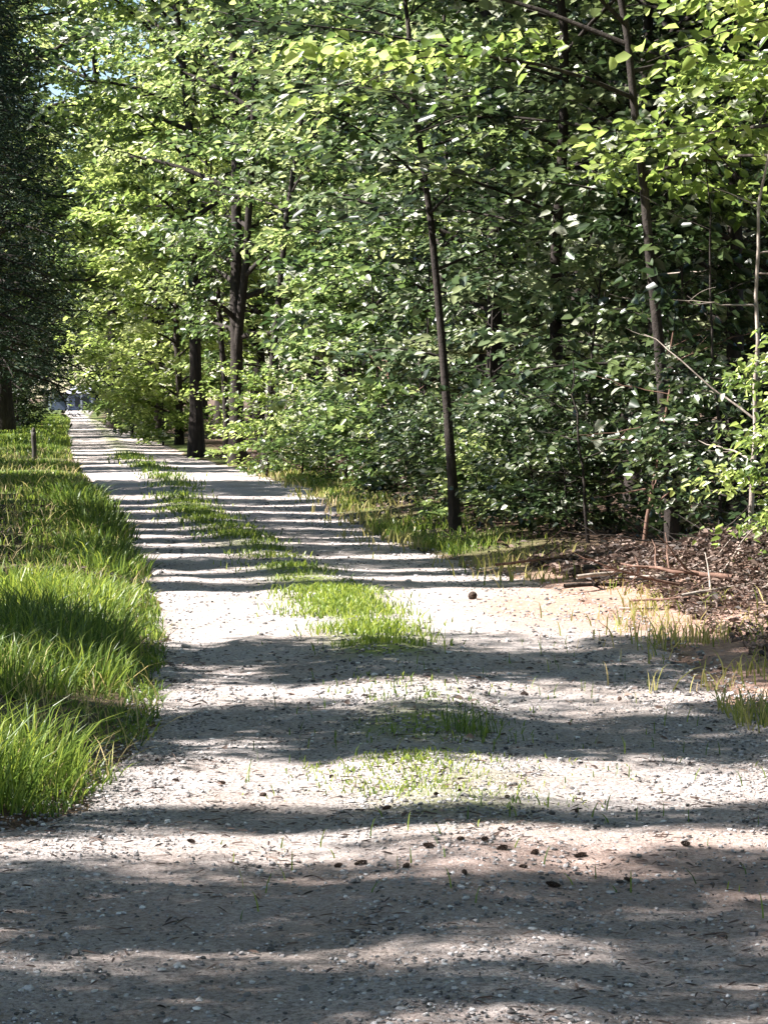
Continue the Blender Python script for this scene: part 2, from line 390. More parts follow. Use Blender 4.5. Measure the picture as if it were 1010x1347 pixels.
def strip_grass():
    P = []
    spec = [(8.9, 10.0, .44, 2600, .010, .04, .70), (8.4, 9.0, .5, 160, .03, .09, .45), (10.3, 12.9, .42, 420, .02, .06, .45),
            (14.4, 18.8, .36, 5200, .02, .085, .66), (18.6, 24, .32, 2600, .02, .08, .6), (24, 34, .36, 3000, .03, .09, .55), (34, 62, .42, 2600, .05, .12, .48)]
    for d0, d1, w, n, h0, h1, tm in spec:
        d = d0 + (d1 - d0) * RNG.random(n); x = strip_x(d) + RNG.normal(0, w * .6, n) + .0 * d
        k = vnoise(x, d, .55, 41) + .4 * vnoise(x, d, 2.3, 47) > (-.55 if d0 < 18 else -.5) + .8 * RNG.random(n)
        d, x = d[k], x[k]
        P.append(blades(x, d, h0 + (h1 - h0) * RNG.random(len(d)), .003 + .00045 * d, tone(len(d), tm, .22), .5))
    # tall green sprig right of the strip
    n = 90
    x = .42 + RNG.normal(0, .06, n); d = 10.75 + RNG.normal(0, .07, n)
    P.append(blades(x, d, .06 + .12 * RNG.random(n), np.full(n, .006), tone(n, .4), .5))
    # lone sprouts in the gravel
    n = 240
    d = 7.0 + 8 * RNG.random(n); x = -.6 + 2.6 * RNG.random(n)
    P.append(blades(x, d, .03 + .07 * RNG.random(n), np.full(n, .006), tone(n, .5), .35))
    grass_obj('strip_grass', P, M_GRASS, 'short patchy grass growing down the middle of the track', 'stuff')
    P = []
    n = 4600
    d = 10.5 + 38 * RNG.random(n) ** 1.5; x = right_edge(d) + RNG.normal(.25, .35, n)
    k = vnoise(x, d, .7, 43) > .05
    d, x = d[k], x[k]
    P.append(blades(x, d, .05 + .13 * RNG.random(len(d)), .003 + .0005 * d, tone(len(d), .5, .3), .5))
    n = 240
    d = 10.9 + .9 * RNG.random(n); x = 1.72 + .5 * RNG.random(n)
    P.append(blades(x, d, .05 + .13 * RNG.random(n), np.full(n, .008), tone(n, .4), .5))
    n = 150
    d = 14.3 + 1.7 * RNG.random(n); x = 1.9 + RNG.normal(0, .14, n)
    P.append(blades(x, d, .05 + .15 * RNG.random(n), np.full(n, .007), tone(n, .5), .4))
    grass_obj('roadside_straw', P, M_STRAW, 'thin yellowing grass along the right side of the track', 'stuff')
    P = []
    n = 6500
    d = 22 + 22 * RNG.random(n); x = right_edge(d) + np.abs(RNG.normal(.15, .5, n))
    k = vnoise(x, d, 1.1, 45) > -.3
    d, x = d[k], x[k]
    P.append(blades(x, d, .04 + .12 * RNG.random(len(d)), .003 + .0004 * d, tone(len(d), .5, .26), .6))
    grass_obj('woodside_grass', P, M_GRASS, 'fresh green grass at the foot of the right wood', 'stuff')
strip_grass()

# ------------------------------------------------------------------ dead leaves
def litter():
    n1, n2, n3, n4 = 32000, 26000, 9000, 420
    d = np.concatenate([11 + 10.5 * RNG.random(n1), 16 + 45 * RNG.random(n2) ** 1.3, 9 + 22 * RNG.random(n3), 5.4 + 8 * RNG.random(n4)])
    re, le = right_edge(d), left_edge(d)
    x = np.concatenate([re[:n1] + .3 + np.abs(RNG.normal(0, 1.1, n1)), re[n1:n1 + n2] + .3 + 7 * RNG.random(n2),
                        le[n1 + n2:n1 + n2 + n3] - .15 - RNG.random(n3) * 2.2,
                        le[-n4:] + (re[-n4:] - le[-n4:]) * RNG.random(n4)])
    k = (d > 16.2) | (RNG.random(len(d)) < .4) | (np.arange(len(d)) >= n1); x, d = x[k], d[k]; n1 = int(k[:n1].sum())
    n = len(d); a = RNG.random(n) * 6.283
    tl = np.stack([np.cos(a), np.sin(a), RNG.normal(0, .35, n)], -1)
    nr = np.stack([RNG.normal(0, .5, n), RNG.normal(0, .5, n), np.ones(n)], -1)
    ln = (.02 + .075 * RNG.random(n) ** 2) * np.interp(d, [5, 9, 13, 20, 60], [.3, .4, .8, 1, 1.5])
    c = np.stack([x, d, height(x, d) + .01 + (.05 + .22 * np.exp(-((x - 2.7) / .9) ** 2 - ((d - 18.2) / 1.3) ** 2)) * RNG.random(n) * (np.arange(n) < n1 + n2)], -1)
    v, q, t = leaf_cloud(c, tl, nr, ln, ln * (.35 + .3 * RNG.random(n)), tone(n, .45, .27))
    me = put_mesh('leaf_litter', v, q, [M_LITTER], {'tone': t})
    tag(obj('leaf_litter', me), 'brown dead leaves lying along the wood edge and the banks', None, None, 'stuff')
litter()

def pine_straw():
    n = 7000
    d = 5.2 + 9 * RNG.random(n) ** 1.7; l, r = left_edge(d), right_edge(d)
    x = l + (r - l) * RNG.random(n)
    k = vnoise(x, d, .45, 61) + .5 * vnoise(x, d, 1.4, 62) > RNG.random(n) - .35
    x, d = x[k], d[k]; n = len(x)
    a = RNG.random(n) * 6.283; ln = .018 + .045 * RNG.random(n)
    c = np.stack([x, d, height(x, d) + .006 + .012 * RNG.random(n)], -1)
    v, q, t = leaf_cloud(c, np.stack([np.cos(a), np.sin(a), RNG.normal(0, .08, n)], -1), np.stack([RNG.normal(0, .5, n), RNG.normal(0, .5, n), np.ones(n)], -1), ln, ln * .12 + .0015, tone(n, .4, .25))
    tag(obj('pine_straw', put_mesh('pine_straw', v, q, [M_LITTER], {'tone': t})), 'fallen brown pine needles and bits strewn on the near track', None, None, 'stuff')
pine_straw()

# ------------------------------------------------------------------ trees
def make_tree(seed, H, cb, R, tr, n_limb, n_twig, n_leaf, leaf, shape='dome', lean=(0, 0), up=.35, flat=.4, aspect=.5, fork=False, twigr=.5, spread=.30):
    """returns (trunk verts, quads), (leaf verts, quads, tone); base at the origin"""
    r = np.random.default_rng(seed)
    m = 14
    t = np.linspace(0, 1, m)
    wob = np.cumsum(r.normal(0, .028 * H / m * 3.2, (m, 2)), 0) * np.linspace(0, 1, m)[:, None]
    P = np.stack([lean[0] * H * t ** 1.3 + wob[:, 0], lean[1] * H * t ** 1.3 + wob[:, 1], H * t - .15], -1)
    rad = tr * (1 - .88 * t) + tr * .55 * np.exp(-t * H / (.35 + tr))
    paths = [(P, rad)]
    if fork:
        k0 = 2; pf = P[k0:].copy(); s = np.linspace(0, 1, len(pf))[:, None]
        pf += s ** .8 * np.array([[.13 * H, -.05 * H, -.1 * H]])
        paths.append((pf, rad[k0:] * .72))
    C, Dv, Nn, Tn = [], [], [], []
    for i in range(n_limb):
        u = (i + r.random()) / n_limb
        zc = cb + (H - cb) * u
        a = i * 2.39996 + r.normal(0, .5)
        if shape == 'dome': prof = .45 + .75 * math.sin(math.pi * (min(.98, .18 + .80 * u))) ** .8
        elif shape == 'cone': prof = 1.08 * (1 - u) ** .75 + .1
        else: prof = .85 + .25 * math.sin(math.pi * u)
        Lb = R * prof * (.65 + .5 * r.random())
        base = np.array([np.interp(zc * .93, P[:, 2], P[:, k]) for k in range(3)])
        src = paths[1][0] if (fork and i % 2 and zc > paths[1][0][0, 2] + .4) else P
        base = np.array([np.interp(zc * .93, src[:, 2], src[:, k]) for k in range(3)])
        el = up * (.5 + r.random()) + .5 * u * (shape == 'dome') - .25 * (shape == 'cone') * (1 - u)
        dr = np.array([math.cos(a) * math.cos(el), math.sin(a) * math.cos(el), math.sin(el)])
        s = np.linspace(0, 1, 6)
        LP = base + s[:, None] * Lb * dr + np.stack([r.normal(0, .05 * Lb) * s * 2, r.normal(0, .05 * Lb) * s * 2, -.22 * Lb * s ** 2], -1)
        br = max(.006, tr * .36 * (1 - .6 * u) * (Lb / R) ** .6)
        paths.append((LP, br * (1 - .82 * s)))
        for k in range(n_twig):
            q = .25 + .75 * (k + r.random()) / n_twig
            b = np.array([np.interp(q, s, LP[:, c]) for c in range(3)])
            ta = a + r.choice([-1, 1]) * (.4 + .9 * r.random())
            tl = twigr * (.5 + .8 * r.random()) * (.6 + .4 * R)
            td = np.array([math.cos(ta), math.sin(ta), r.normal(.02, .28)])
            e = b + td * tl
            if k % 2 == 0: paths.append((np.stack([b, (b + e) / 2 + [0, 0, .03], e]), np.array([br * .32, br * .22, .003])))
            nl = max(3, int(n_leaf * (.5 + r.random())))
            w = r.random(nl) ** .7
            c = b + (e - b) * w[:, None] + r.normal(0, 1, (nl, 3)) * np.array([1, 1, flat]) * tl * spread
            la = ta + r.normal(0, 1.0, nl)
            C.append(c)
            Dv.append(np.stack([np.cos(la), np.sin(la), r.normal(-.18, .35, nl)], -1))
            Nn.append(np.stack([r.normal(0, .66, nl), r.normal(0, .66, nl), np.ones(nl)], -1))
            pale = r.choice([.01, .05, .28], p=[.52, .35, .13])  # share of pale leaves, painted stand-ins for bright glints
            Tn.append(np.where(r.random(nl) < pale, 1.15, np.clip(r.normal(.40, .24) + r.normal(0, .14, nl), 0, .84)))
    C = np.concatenate(C); n = len(C)
    ln = leaf * (.42 + .85 * r.random(n))
    lv = leaf_cloud(C, np.concatenate(Dv), np.concatenate(Nn), ln, ln * aspect * (.8 + .4 * r.random(n)), np.concatenate(Tn))
    return tubes(paths, 7), lv

PROTO = {}
def proto(key, **kw):
    (tv, tq), (lv, lq, lt) = make_tree(**kw)
    PROTO[key] = (put_mesh(key + '_trunk', tv, tq, [M_BARK], None, True), put_mesh(key + '_crown', lv, lq, [M_LEAF], {'tone': lt}, True))
proto('edge_a', seed=1, H=10, cb=1.3, R=2.6, tr=.12, n_limb=27, n_twig=7, n_leaf=52, leaf=.17, flat=.24, spread=.26)
proto('edge_b', seed=2, H=11, cb=1.8, R=2.4, tr=.13, n_limb=27, n_twig=7, n_leaf=50, leaf=.18, lean=(-.05, -.02), flat=.24, spread=.26)
proto('edge_c', seed=3, H=9, cb=1.0, R=2.3, tr=.10, n_limb=25, n_twig=7, n_leaf=52, leaf=.155, aspect=.62, flat=.24, spread=.26)
proto('edge_low', seed=15, H=9, cb=.35, R=2.5, tr=.10, n_limb=34, n_twig=7, n_leaf=42, leaf=.18, flat=.3, spread=.28)
proto('tall_a', seed=4, H=17, cb=4.2, R=3.4, tr=.20, n_limb=40, n_twig=8, n_leaf=40, leaf=.22, flat=.3, spread=.28)
proto('tall_b', seed=5, H=19, cb=3.2, R=3.6, tr=.24, n_limb=44, n_twig=8, n_leaf=40, leaf=.23, fork=True, flat=.3, spread=.28)
proto('leaning', seed=6, H=9.5, cb=3.0, R=1.9, tr=.058, n_limb=22, n_twig=7, n_leaf=36, leaf=.13, lean=(-.11, .02), flat=.26, spread=.28)
proto('bough', seed=7, H=8.5, cb=3.3, R=3.1, tr=.065, n_limb=17, n_twig=8, n_leaf=52, leaf=.125, aspect=.66, lean=(-.10, -.06), up=.2, flat=.2, spread=.24)
proto('sapling_a', seed=8, H=4.2, cb=.5, R=1.1, tr=.03, n_limb=26, n_twig=6, n_leaf=20, leaf=.11, twigr=.35)
proto('sapling_b', seed=9, H=3.4, cb=.4, R=.95, tr=.025, n_limb=24, n_twig=6, n_leaf=18, leaf=.12, aspect=.65, twigr=.35)
proto('shrub_a', seed=10, H=1.7, cb=.12, R=.85, tr=.025, n_limb=26, n_twig=6, n_leaf=18, leaf=.09, shape='column', twigr=.3)
proto('shrub_b', seed=12, H=1.3, cb=.10, R=.75, tr=.02, n_limb=24, n_twig=6, n_leaf=16, leaf=.10, shape='column', aspect=.65, twigr=.3)
proto('evergreen', seed=13, H=12, cb=1.6, R=1.5, tr=.13, n_limb=90, n_twig=8, n_leaf=64, leaf=.13, shape='column', aspect=.40, up=.25, flat=.8, twigr=.42)
proto('evergreen_b', seed=14, H=14, cb=2.0, R=2.3, tr=.17, n_limb=80, n_twig=8, n_leaf=44, leaf=.16, shape='cone', aspect=.24, up=.2, flat=.35, twigr=.62, spread=.26)

def rootz(x, d): return float(height(x, d))
def tree(kind, key, x, d, label, group=None, sc=1., rot=None, crown=None, bark=None, tilt=(0, 0), cat='tree'):
    tm, cm = PROTO[key]
    r = empty(kind, (x, d, rootz(x, d) - .02))
    if isinstance(sc, (int, float)): sc = (sc, sc, sc)
    r.scale = sc; r.rotation_euler = (tilt[0], tilt[1], random.random() * 6.283 if rot is None else rot)
    tag(r, label, cat, group)
    t = obj('trunk' if cat == 'tree' else 'stem', tm, r)
    c = obj('crown' if cat == 'tree' else 'foliage', cm, r)
    for o, m in ((t, bark), (c, crown)):
        if m is not None:
            o.material_slots[0].link = 'OBJECT'; o.material_slots[0].material = m
    return r

# --- key trees of the right wood edge
WE = 'trees at the edge of the right wood'
tree('broadleaf_tree', 'leaning', gx(600, 25.8), 25.8, 'slim dark trunk standing alone at the edge of the right wood', WE, 1.0, 0.0, M_LEAF)
tree('broadleaf_tree', 'tall_a', gx(258, 59), 59, 'thick dark trunk rising right at the bend of the track', WE, (.88, .88, 1.1), .4, M_LEAF_LIME)
tree('broadleaf_tree', 'tall_b', gx(312, 53), 53, 'forked dark trunk just right of the thick trunk at the bend', WE, (.72, .72, .9), 5.6, M_LEAF)
tree('broadleaf_tree', 'leaning', gx(728, 26), 26, 'stout shaded trunk deep behind the brush pile', WE, (1.6, 1.6, 1.1), 2.1, M_LEAF_DARK)
tree('broadleaf_tree', 'bough', 3.75, 18.6, 'near tree holding sunlit yellow green boughs out above the track', WE, 1.0, 0.0, M_LEAF_LIME)
tree('broadleaf_tree', 'bough', 4.5, 20.5, 'bright boughed tree behind the brush pile, right of the other boughed tree', WE, (1.0, 1.0, 1.08), .5, M_LEAF_LIME)
tree('broadleaf_tree', 'edge_b', gx(855, 27), 27, 'grey trunked tree behind the pale dead branches', WE, (.95, .95, 1.0), 2.9, M_LEAF_GLOSS)
tree('broadleaf_tree', 'edge_a', 3.6, 23.5, 'dark leaved tree hanging low over the brush pile', WE, .95, 1.0, M_LEAF_DARK)
tree('broadleaf_tree', 'edge_b', 1.5, 31, 'glossy leaved tree behind the lone slim trunk', WE, 1.0, 4.0, M_LEAF_GLOSS)
tree('broadleaf_tree', 'edge_c', .9, 36, 'bushy tree filling the gap left of the lone slim trunk', WE, 1.05, 2.0, M_LEAF)
tree('broadleaf_tree', 'edge_a', gx(560, 44), 44, 'leafy tree above the lime green roadside shrub', WE, 1.1, 3.0, M_LEAF)
tree('broadleaf_tree', 'edge_b', gx(490, 50), 50, 'shiny leaved tree glinting pale between shrub and forked trunk', WE, 1.05, .3, M_LEAF_GLOSS)
tree('broadleaf_tree', 'edge_c', gx(392, 66), 66, 'round leaved tree just behind and right of the forked trunk', WE, 1.25, 5.0, M_LEAF)
tree('broadleaf_tree', 'edge_low', gx(236, 74), 74, 'bright sunlit tree directly behind the thick trunk at the bend', WE, 1.3, 1.2, M_LEAF_LIME)
tree('broadleaf_tree', 'edge_low', gx(208, 84), 84, 'yellow green tree leaning over the far stretch of track', WE, 1.5, 2.4, M_LEAF_LIME)
tree('broadleaf_tree', 'edge_low', gx(212, 97), 97, 'pale sunlit tree halfway along the far stretch of track', WE, 1.6, 3.3, M_LEAF_LIME)
tree('broadleaf_tree', 'edge_low', gx(205, 114), 114, 'bright roadside tree close to where the track ends', WE, 1.6, .9, M_LEAF_LIME)
tree('broadleaf_tree', 'edge_low', gx(198, 135), 135, 'last bright tree on the right before the little shed', WE, 1.8, 4.4, M_LEAF_LIME)

tree('broadleaf_tree', 'tall_a', gx(150, 110), 110, 'high crowned tree over the end of the track from the right', WE, (1.4, 1.4, 1.7), 1.0, M_LEAF)
tree('broadleaf_tree', 'tall_b', gx(195, 128), 128, 'high crowned tree behind the pale sunlit roadside trees', WE, (1.4, 1.4, 1.7), 2.0, M_LEAF)

tree('broadleaf_tree', 'leaning', gx(348, 47.5), 47.5, 'slender tree whose crown hides the upper part of the forked trunk', WE, (1.5, 1.5, 1.5), 3.4, M_LEAF)
tree('broadleaf_tree', 'leaning', gx(300, 63), 63, 'slender sunlit tree behind the thick and forked trunks', WE, (1.7, 1.7, 1.5), 1.6, M_LEAF_LIME)

tree('broadleaf_tree', 'bough', 2.75, 21.6, 'slender tree whose yellow green sprays hang high over the middle of the track', WE, (1.0, 1.0, 1.1), 5.6, M_LEAF_LIME)

# --- trees within the right wood: nothing in the photograph tells them apart
placed = [(o.location.x, o.location.y) for o in bpy.data.objects if o.name.startswith('broadleaf_tree')]
def free(x, d, r): return all((x - a) ** 2 + (d - b) ** 2 > r * r for a, b in placed)
zones = [(22, 34, 15, 2.3, 3.2, 'mid green tree standing in the near shade of the right wood', ['edge_a', 'edge_b', 'edge_c', 'tall_a'], (.85, 1.1)),
         (34, 52, 20, 3.0, 3.4, 'tree crowded into the middle of the right wood behind the edge', ['edge_a', 'edge_b', 'tall_a', 'tall_b', 'edge_c'], (.95, 1.25)),
         (52, 85, 24, 3.8, 3.2, 'tall leafy tree in the depth of the right wood', ['tall_a', 'tall_b', 'edge_b'], (.95, 1.25)),
         (85, 150, 24, 5.5, 2.2, 'distant tree closing the back of the right wood', ['tall_a', 'tall_b'], (1.1, 1.45))]
for d0, d1, n, sp, off, lab, keys, (s0, s1) in zones:
    got = tries = 0
    while got < n and tries < 4000:
        tries += 1
        d = random.uniform(d0, d1); x = random.uniform(float(right_edge(d)) + off, .172 * d + 2.5)
        if free(x, d, sp):
            placed.append((x, d)); got += 1
            s = random.uniform(s0, s1)
            tree('broadleaf_tree', random.choice(keys), x, d, lab, lab.replace('tree', 'trees', 1), s,
                 crown=random.choice([M_LEAF_DARK, M_LEAF_DARK, M_LEAF_DARK, M_LEAF_GLOSS, M_LEAF if d > 40 else M_LEAF_DARK, M_LEAF_LIME if d > 60 else M_LEAF_DARK]))  # mostly dark crowns, painting shade into the inner wood

# --- saplings and shrubs
SH = 'shrubs along the foot of the right wood'
tree('shrub', 'shrub_a', gx(352, 46), 46, 'lime green shrub glowing in the sun at the track edge', SH, (1.3, 1.3, 1.25), 1, M_LEAF_LIME, cat='shrub')
tree('shrub', 'shrub_b', gx(398, 44), 44, 'lower green shrub hugging the right side of the lime shrub', SH, 1.1, 2, M_LEAF, cat='shrub')
tree('shrub', 'shrub_a', gx(455, 40), 40, 'twiggy dull green shrub beside the reddish stems', SH, 1.0, 3, M_LEAF, cat='shrub')
tree('shrub', 'shrub_b', gx(548, 33), 33, 'small dark shrub left of the lone slim trunk', SH, 1.0, 4, M_LEAF_DARK, cat='shrub')
tree('shrub', 'shrub_a', gx(648, 29), 29, 'dark leafy shrub close right of the lone slim trunk', SH, .9, 5, M_LEAF_DARK, cat='shrub')
tree('shrub', 'shrub_b', gx(690, 27), 27, 'low leafy bush in front of the stout shaded trunk', SH, .9, .5, M_LEAF, cat='shrub')
tree('shrub', 'shrub_a', gx(1052, 17.4), 17.4, 'brilliant yellow green shrub half cut off beside the brush pile', SH, (.75, .75, 1.02), 1.6, M_LEAF_LIME, cat='shrub')
tree('shrub', 'shrub_a', gx(175, 88), 88, 'pale sunlit shrub on the right of the far track', SH, 1.7, 2.2, M_LEAF_LIME, cat='shrub')
tree('shrub', 'shrub_b', gx(215, 74), 74, 'bright leafy shrub left of the thick trunk at the bend', SH, 1.6, 3.2, M_LEAF_LIME, cat='shrub')
tree('shrub', 'shrub_a', gx(172, 108), 108, 'yellowish shrub spilling over the end of the track', SH, 1.7, 4.2, M_LEAF_LIME, cat='shrub')
for k, (px, d, sc, key, mt, lab) in enumerate([
    (700, 24.5, .95, 'shrub_a', M_LEAF_DARK, 'shady bush hiding the foot of the stout trunk'), (745, 23.3, .8, 'shrub_b', M_LEAF_DARK, 'small broad leaved bush left of the dead twig fan'),
    (800, 24.0, 1.1, 'shrub_a', M_LEAF_DARK, 'dark thicket bush behind the dead twig fan'),
    (955, 21.8, 1.1, 'shrub_b', M_LEAF_DARK, 'dark bush beside the thin bare pole'),
    (625, 26.5, .8, 'shrub_b', M_LEAF, 'little green bush at the foot of the lone slim trunk'), (585, 29.5, .9, 'shrub_a', M_LEAF_DARK, 'shaded bush just left of the lone trunk foot'),
    (668, 28.0, 1.1, 'shrub_b', M_LEAF_GLOSS, 'shiny leaved bush between the lone trunk and stout trunk'), (520, 36.0, 1.0, 'shrub_b', M_LEAF, 'grey green bush at the foot of the reddish stem'),
    (985, 20.2, 1.1, 'shrub_a', M_LEAF_DARK, 'dark leafy bush behind the brilliant yellow green shrub')]):
    tree('shrub', key, gx(px, d), d, lab, SH, sc, k * 1.1, mt, cat='shrub')
SP = 'saplings at the edge of the right wood'
tree('sapling', 'sapling_a', gx(500, 38), 38, 'thin sapling between the twiggy shrub and the lone trunk', SP, 1.1, 1, M_LEAF, cat='sapling')
tree('sapling', 'sapling_b', gx(430, 42.5), 42.5, 'leafy sapling rising behind the lime shrub', SP, 1.2, 2, M_LEAF, cat='sapling')
tree('sapling', 'sapling_a', gx(640, 30.5), 30.5, 'broad leaved sapling right behind the lone slim trunk', SP, 1.05, 3, M_LEAF_GLOSS, cat='sapling')
tree('sapling', 'sapling_b', gx(770, 25), 25, 'sapling with light catching leaves above the stout trunk', SP, 1.15, 4, M_LEAF_GLOSS, cat='sapling')
tree('sapling', 'sapling_a', gx(560, 34.5), 34.5, 'dark sapling shading the grass left of the lone trunk', SP, 1.1, 5, M_LEAF_DARK, cat='sapling')
tree('sapling', 'sapling_b', gx(900, 22.5), 22.5, 'sapling with drooping leaves over the brush pile', SP, (1.1, 1.1, 1.3), 6, M_LEAF_DARK, cat='sapling')
tree('sapling', 'sapling_a', gx(150, 126), 126, 'sunlit sapling nearest the little shed', SP, 1.6, 1.5, M_LEAF_LIME, cat='sapling')

# --- left side
def lx(d, off): return float(left_edge(d)) - off
LT = 'dark evergreens overhanging the left of the track'
for d, off, sc, key, lab in [
    (58, 3.3, 1.15, 'evergreen_b', 'nearest dark evergreen hanging into the upper left corner'),
    (70, 3.7, 1.2, 'evergreen_b', 'second dark evergreen behind the one in the upper left corner'),
    (77, 2.9, 1.35, 'evergreen_b', 'wide dark evergreen leaning out over the left bank'),
    (98, 3.5, 1.3, 'evergreen_b', 'deep green conifer behind the wide leaning evergreen on the left bank'),
    (116, 2.6, 1.3, 'evergreen_b', 'low boughed conifer above the shadowed far grass'),
    (140, 3.0, 1.3, 'evergreen_b', 'far conifer left of the little shed')]:
    tree('evergreen_tree', key, lx(d, off), d, lab, LT, (sc, sc, sc * 1.1), None, M_NEEDLE)
for d, off, sc, key, lab, cr in [
    (100, 2.0, 2.2, 'shrub_a', 'dark round bush under the fourth conifer', M_LEAF_DARK), (112, 2.6, 1.9, 'shrub_b', 'deep shaded bush between the conifers and the far grass', M_LEAF_DARK),
    (138, 2.4, 2.2, 'shrub_a', 'tall shaded bush just left of the little shed', M_LEAF_DARK),
    (150, 5, 1.5, 'shrub_a', 'shadowy bush at the far left end of the grass', M_LEAF_DARK),
    (128, 3.2, 1.6, 'shrub_b', 'dark bush below the low boughed conifer', M_LEAF_DARK)]:
    tree('shrub', key, lx(d, off), d, lab, 'dark bushes beyond the left bank', sc, None, cr, cat='shrub')
for d, off in [(112, 10), (130, 10), (155, 9), (175, 12), (190, 8)]:
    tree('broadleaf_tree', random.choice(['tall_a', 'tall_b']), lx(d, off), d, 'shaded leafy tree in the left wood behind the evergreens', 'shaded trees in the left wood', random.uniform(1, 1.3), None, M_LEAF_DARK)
# trees that stand left of the view and throw the bands of shadow
CAST = [(5.2, .40), (6.15, .34), (7.25, .60), (8.68, .26), (10.95, .86), (13.85, 1.05), (19.4, .32), (20.6, .30), (22.0, .62), (23.9, .6), (25.4, .45), (26.8, .5), (28.4, .7),
        (30.4, .75), (32.5, .6), (34.6, .8), (38.6, 1.5), (41.6, 1.5), (48.3, .6), (50.4, 1.1), (54.3, 1.0), (62, .9), (65.5, .7), (74, 1.0), (88, 1.5), (93, .9), (104, 1.6)]
for d, hw in CAST:
    x = min(lx(d, 4.6), -.168 * d - 1.7 if d < 56 else 0)
    dz = d - math.tan(SUN_AZ) * (float(left_edge(d) + right_edge(d)) / 2 - x)
    tree('evergreen_tree', 'evergreen', x, dz, 'narrow evergreen left of the track whose shadow bars the gravel', 'evergreens whose shadows bar the track', (.9, hw / 1.42, .80 if d < 16 else .70), 0.0, M_NEEDLE)
for d in (4, 9, 14, 20, 26, 33, 41, 49):  # unseen row added to cut sky fill from the left
    tree('broadleaf_tree', random.choice(['edge_a', 'edge_b']), min(lx(d, 9.5), -.168 * d - 6.0), d, 'added tree out of view on the left that shuts off the low sky', 'added trees that shut off the low sky', .62, None, M_LEAF_DARK)
for x, d in ((4.6, 1.0), (4.4, 5.2), (4.5, 9.4), (4.9, 13.4), (5.6, 3.2), (5.7, 7.4), (5.6, 11.4), (8.5, 4), (8.6, 11), (1.5, -5), (-3, -6.5)):  # out of view, added to block sky fill on the near track
    tree('broadleaf_tree', 'tall_a', x, d, 'unseen leafy tree added over the near track to dim the sky', 'added trees over the near track', (1.45, 1.3, 1.3), None, M_LEAF)
for d, off, lab in ((92, 2.4, 'big tree whose crown closes the sky beside the dark evergreens'), (86, 3.4, 'tall leafy tree leaning over the track beyond the dark evergreens'), (122, 5.0, 'tall tree arching over the end of the track from the left'), (160, 5.5, 'tall tree closing the sky above the little shed')):
    tree('broadleaf_tree', 'tall_b', lx(d, off), d, lab, 'tall trees meeting over the far track', (1.75, 1.75, 1.6), None, M_LEAF)
# --- wood beyond the shed
for k, px in enumerate([-60, -20, 25, 62, 95, 130, 170, 215, 262, 310]):
    d = 285 + 22 * ((k * 7) % 5) / 2
    tree('broadleaf_tree', ['tall_a', 'tall_b'][k % 2], gx(px, d), d, 'hazy tree in the wood behind the little shed', 'trees behind the little shed', 1.45 + .1 * (k % 3), None, [M_LEAF, M_LEAF_LIME, M_LEAF_DARK][k % 3])
for k, (px, d) in enumerate([(30, 200), (-10, 215), (150, 175), (172, 200), (195, 165), (140, 235)]):
    tree('broadleaf_tree', ['tall_b', 'tall_a'][k % 2], gx(px, d), d, 'tree beside the far end of the track close to the shed', 'trees near the shed', 1.25, None, [M_LEAF_DARK, M_LEAF_DARK, M_LEAF_LIME, M_LEAF, M_LEAF_LIME, M_LEAF][k])

# ------------------------------------------------------------------ dead wood
def branch_paths(r, L, rad, n_side, droop=0., rise=.0, spread=.8):
    s = np.linspace(0, 1, 9)
    wob = np.cumsum(r.normal(0, .05 * L, (9, 3)) * np.array([.2, 1, .55]), 0) * s[:, None]
    P = np.stack([L * s, 0 * s, rise * L * s - droop * L * s ** 2], -1) + wob
    out = [(P, rad * (1 - .75 * s))]
    for k in range(n_side):
        q = .2 + .7 * (k + r.random()) / n_side
        b = np.array([np.interp(q, s, P[:, c]) for c in range(3)])
        a = r.choice([-1, 1]) * (.4 + spread * r.random()); ln = L * (.18 + .3 * r.random()) * (1.1 - q * .5)
        dv = np.array([math.cos(a), math.sin(a), r.normal(.15, .35)])
        t = np.linspace(0, 1, 5)
        pp = b + t[:, None] * ln * dv + np.cumsum(r.normal(0, .05 * ln, (5, 3)), 0) * t[:, None]
        out.append((pp, rad * (1 - .7 * q) * .6 * (1 - .75 * t)))
    return out
def fallen(label, x, d, z, rot, L, rad, n_side, seed, mat=M_BARK_PALE, rise=.05, tiltx=0.):
    r = np.random.default_rng(seed)
    v, q = tubes(branch_paths(r, L * .72, rad * .85, n_side + 3, 0, rise), 6)
    o = obj('fallen_branch', put_mesh('fallen_branch', v, q, [mat], None, True), None, (x, d, rootz(x, d) + z))
    o.rotation_euler = (tiltx, 0, rot)
    tag(o, label, 'branch', 'fallen branches of the brush pile')
fallen('bleached crooked branch lying in front of the brush pile', 2.15, 16.6, .05, .15, 1.5, .028, 5, 1)
fallen('long grey branch on top of the brush pile', 1.9, 17.6, .16, -.1, 2.0, .025, 6, 2)
fallen('dark bent branch at the left end of the brush pile', 1.45, 18.3, .06, .5, 1.2, .025, 5, 3, M_BARK)
fallen('brown forked branch across the middle of the brush pile', 2.6, 17.0, .12, 2.7, 1.3, .03, 6, 4, M_BARK_RED)
fallen('thin pale stick poking from the right of the brush pile', 2.75, 16.2, .05, .8, .9, .015, 3, 5)
fallen('reddish curved branch at the back of the brush pile', 2.3, 18.6, .14, .2, 1.7, .022, 6, 6, M_BARK_RED)
fallen('weathered stick lying on the sand before the brush pile', 1.75, 16.9, .03, -.3, .8, .012, 2, 7)
fallen('dark limb sunk in leaves behind the brush pile', 1.7, 19.4, .1, .05, 2.4, .04, 5, 8, M_BARK)
fallen('slender dead stick under the lone slim trunk', gx(640, 25.5), 25.5, .05, .3, 1.5, .02, 4, 9, M_BARK_RED)
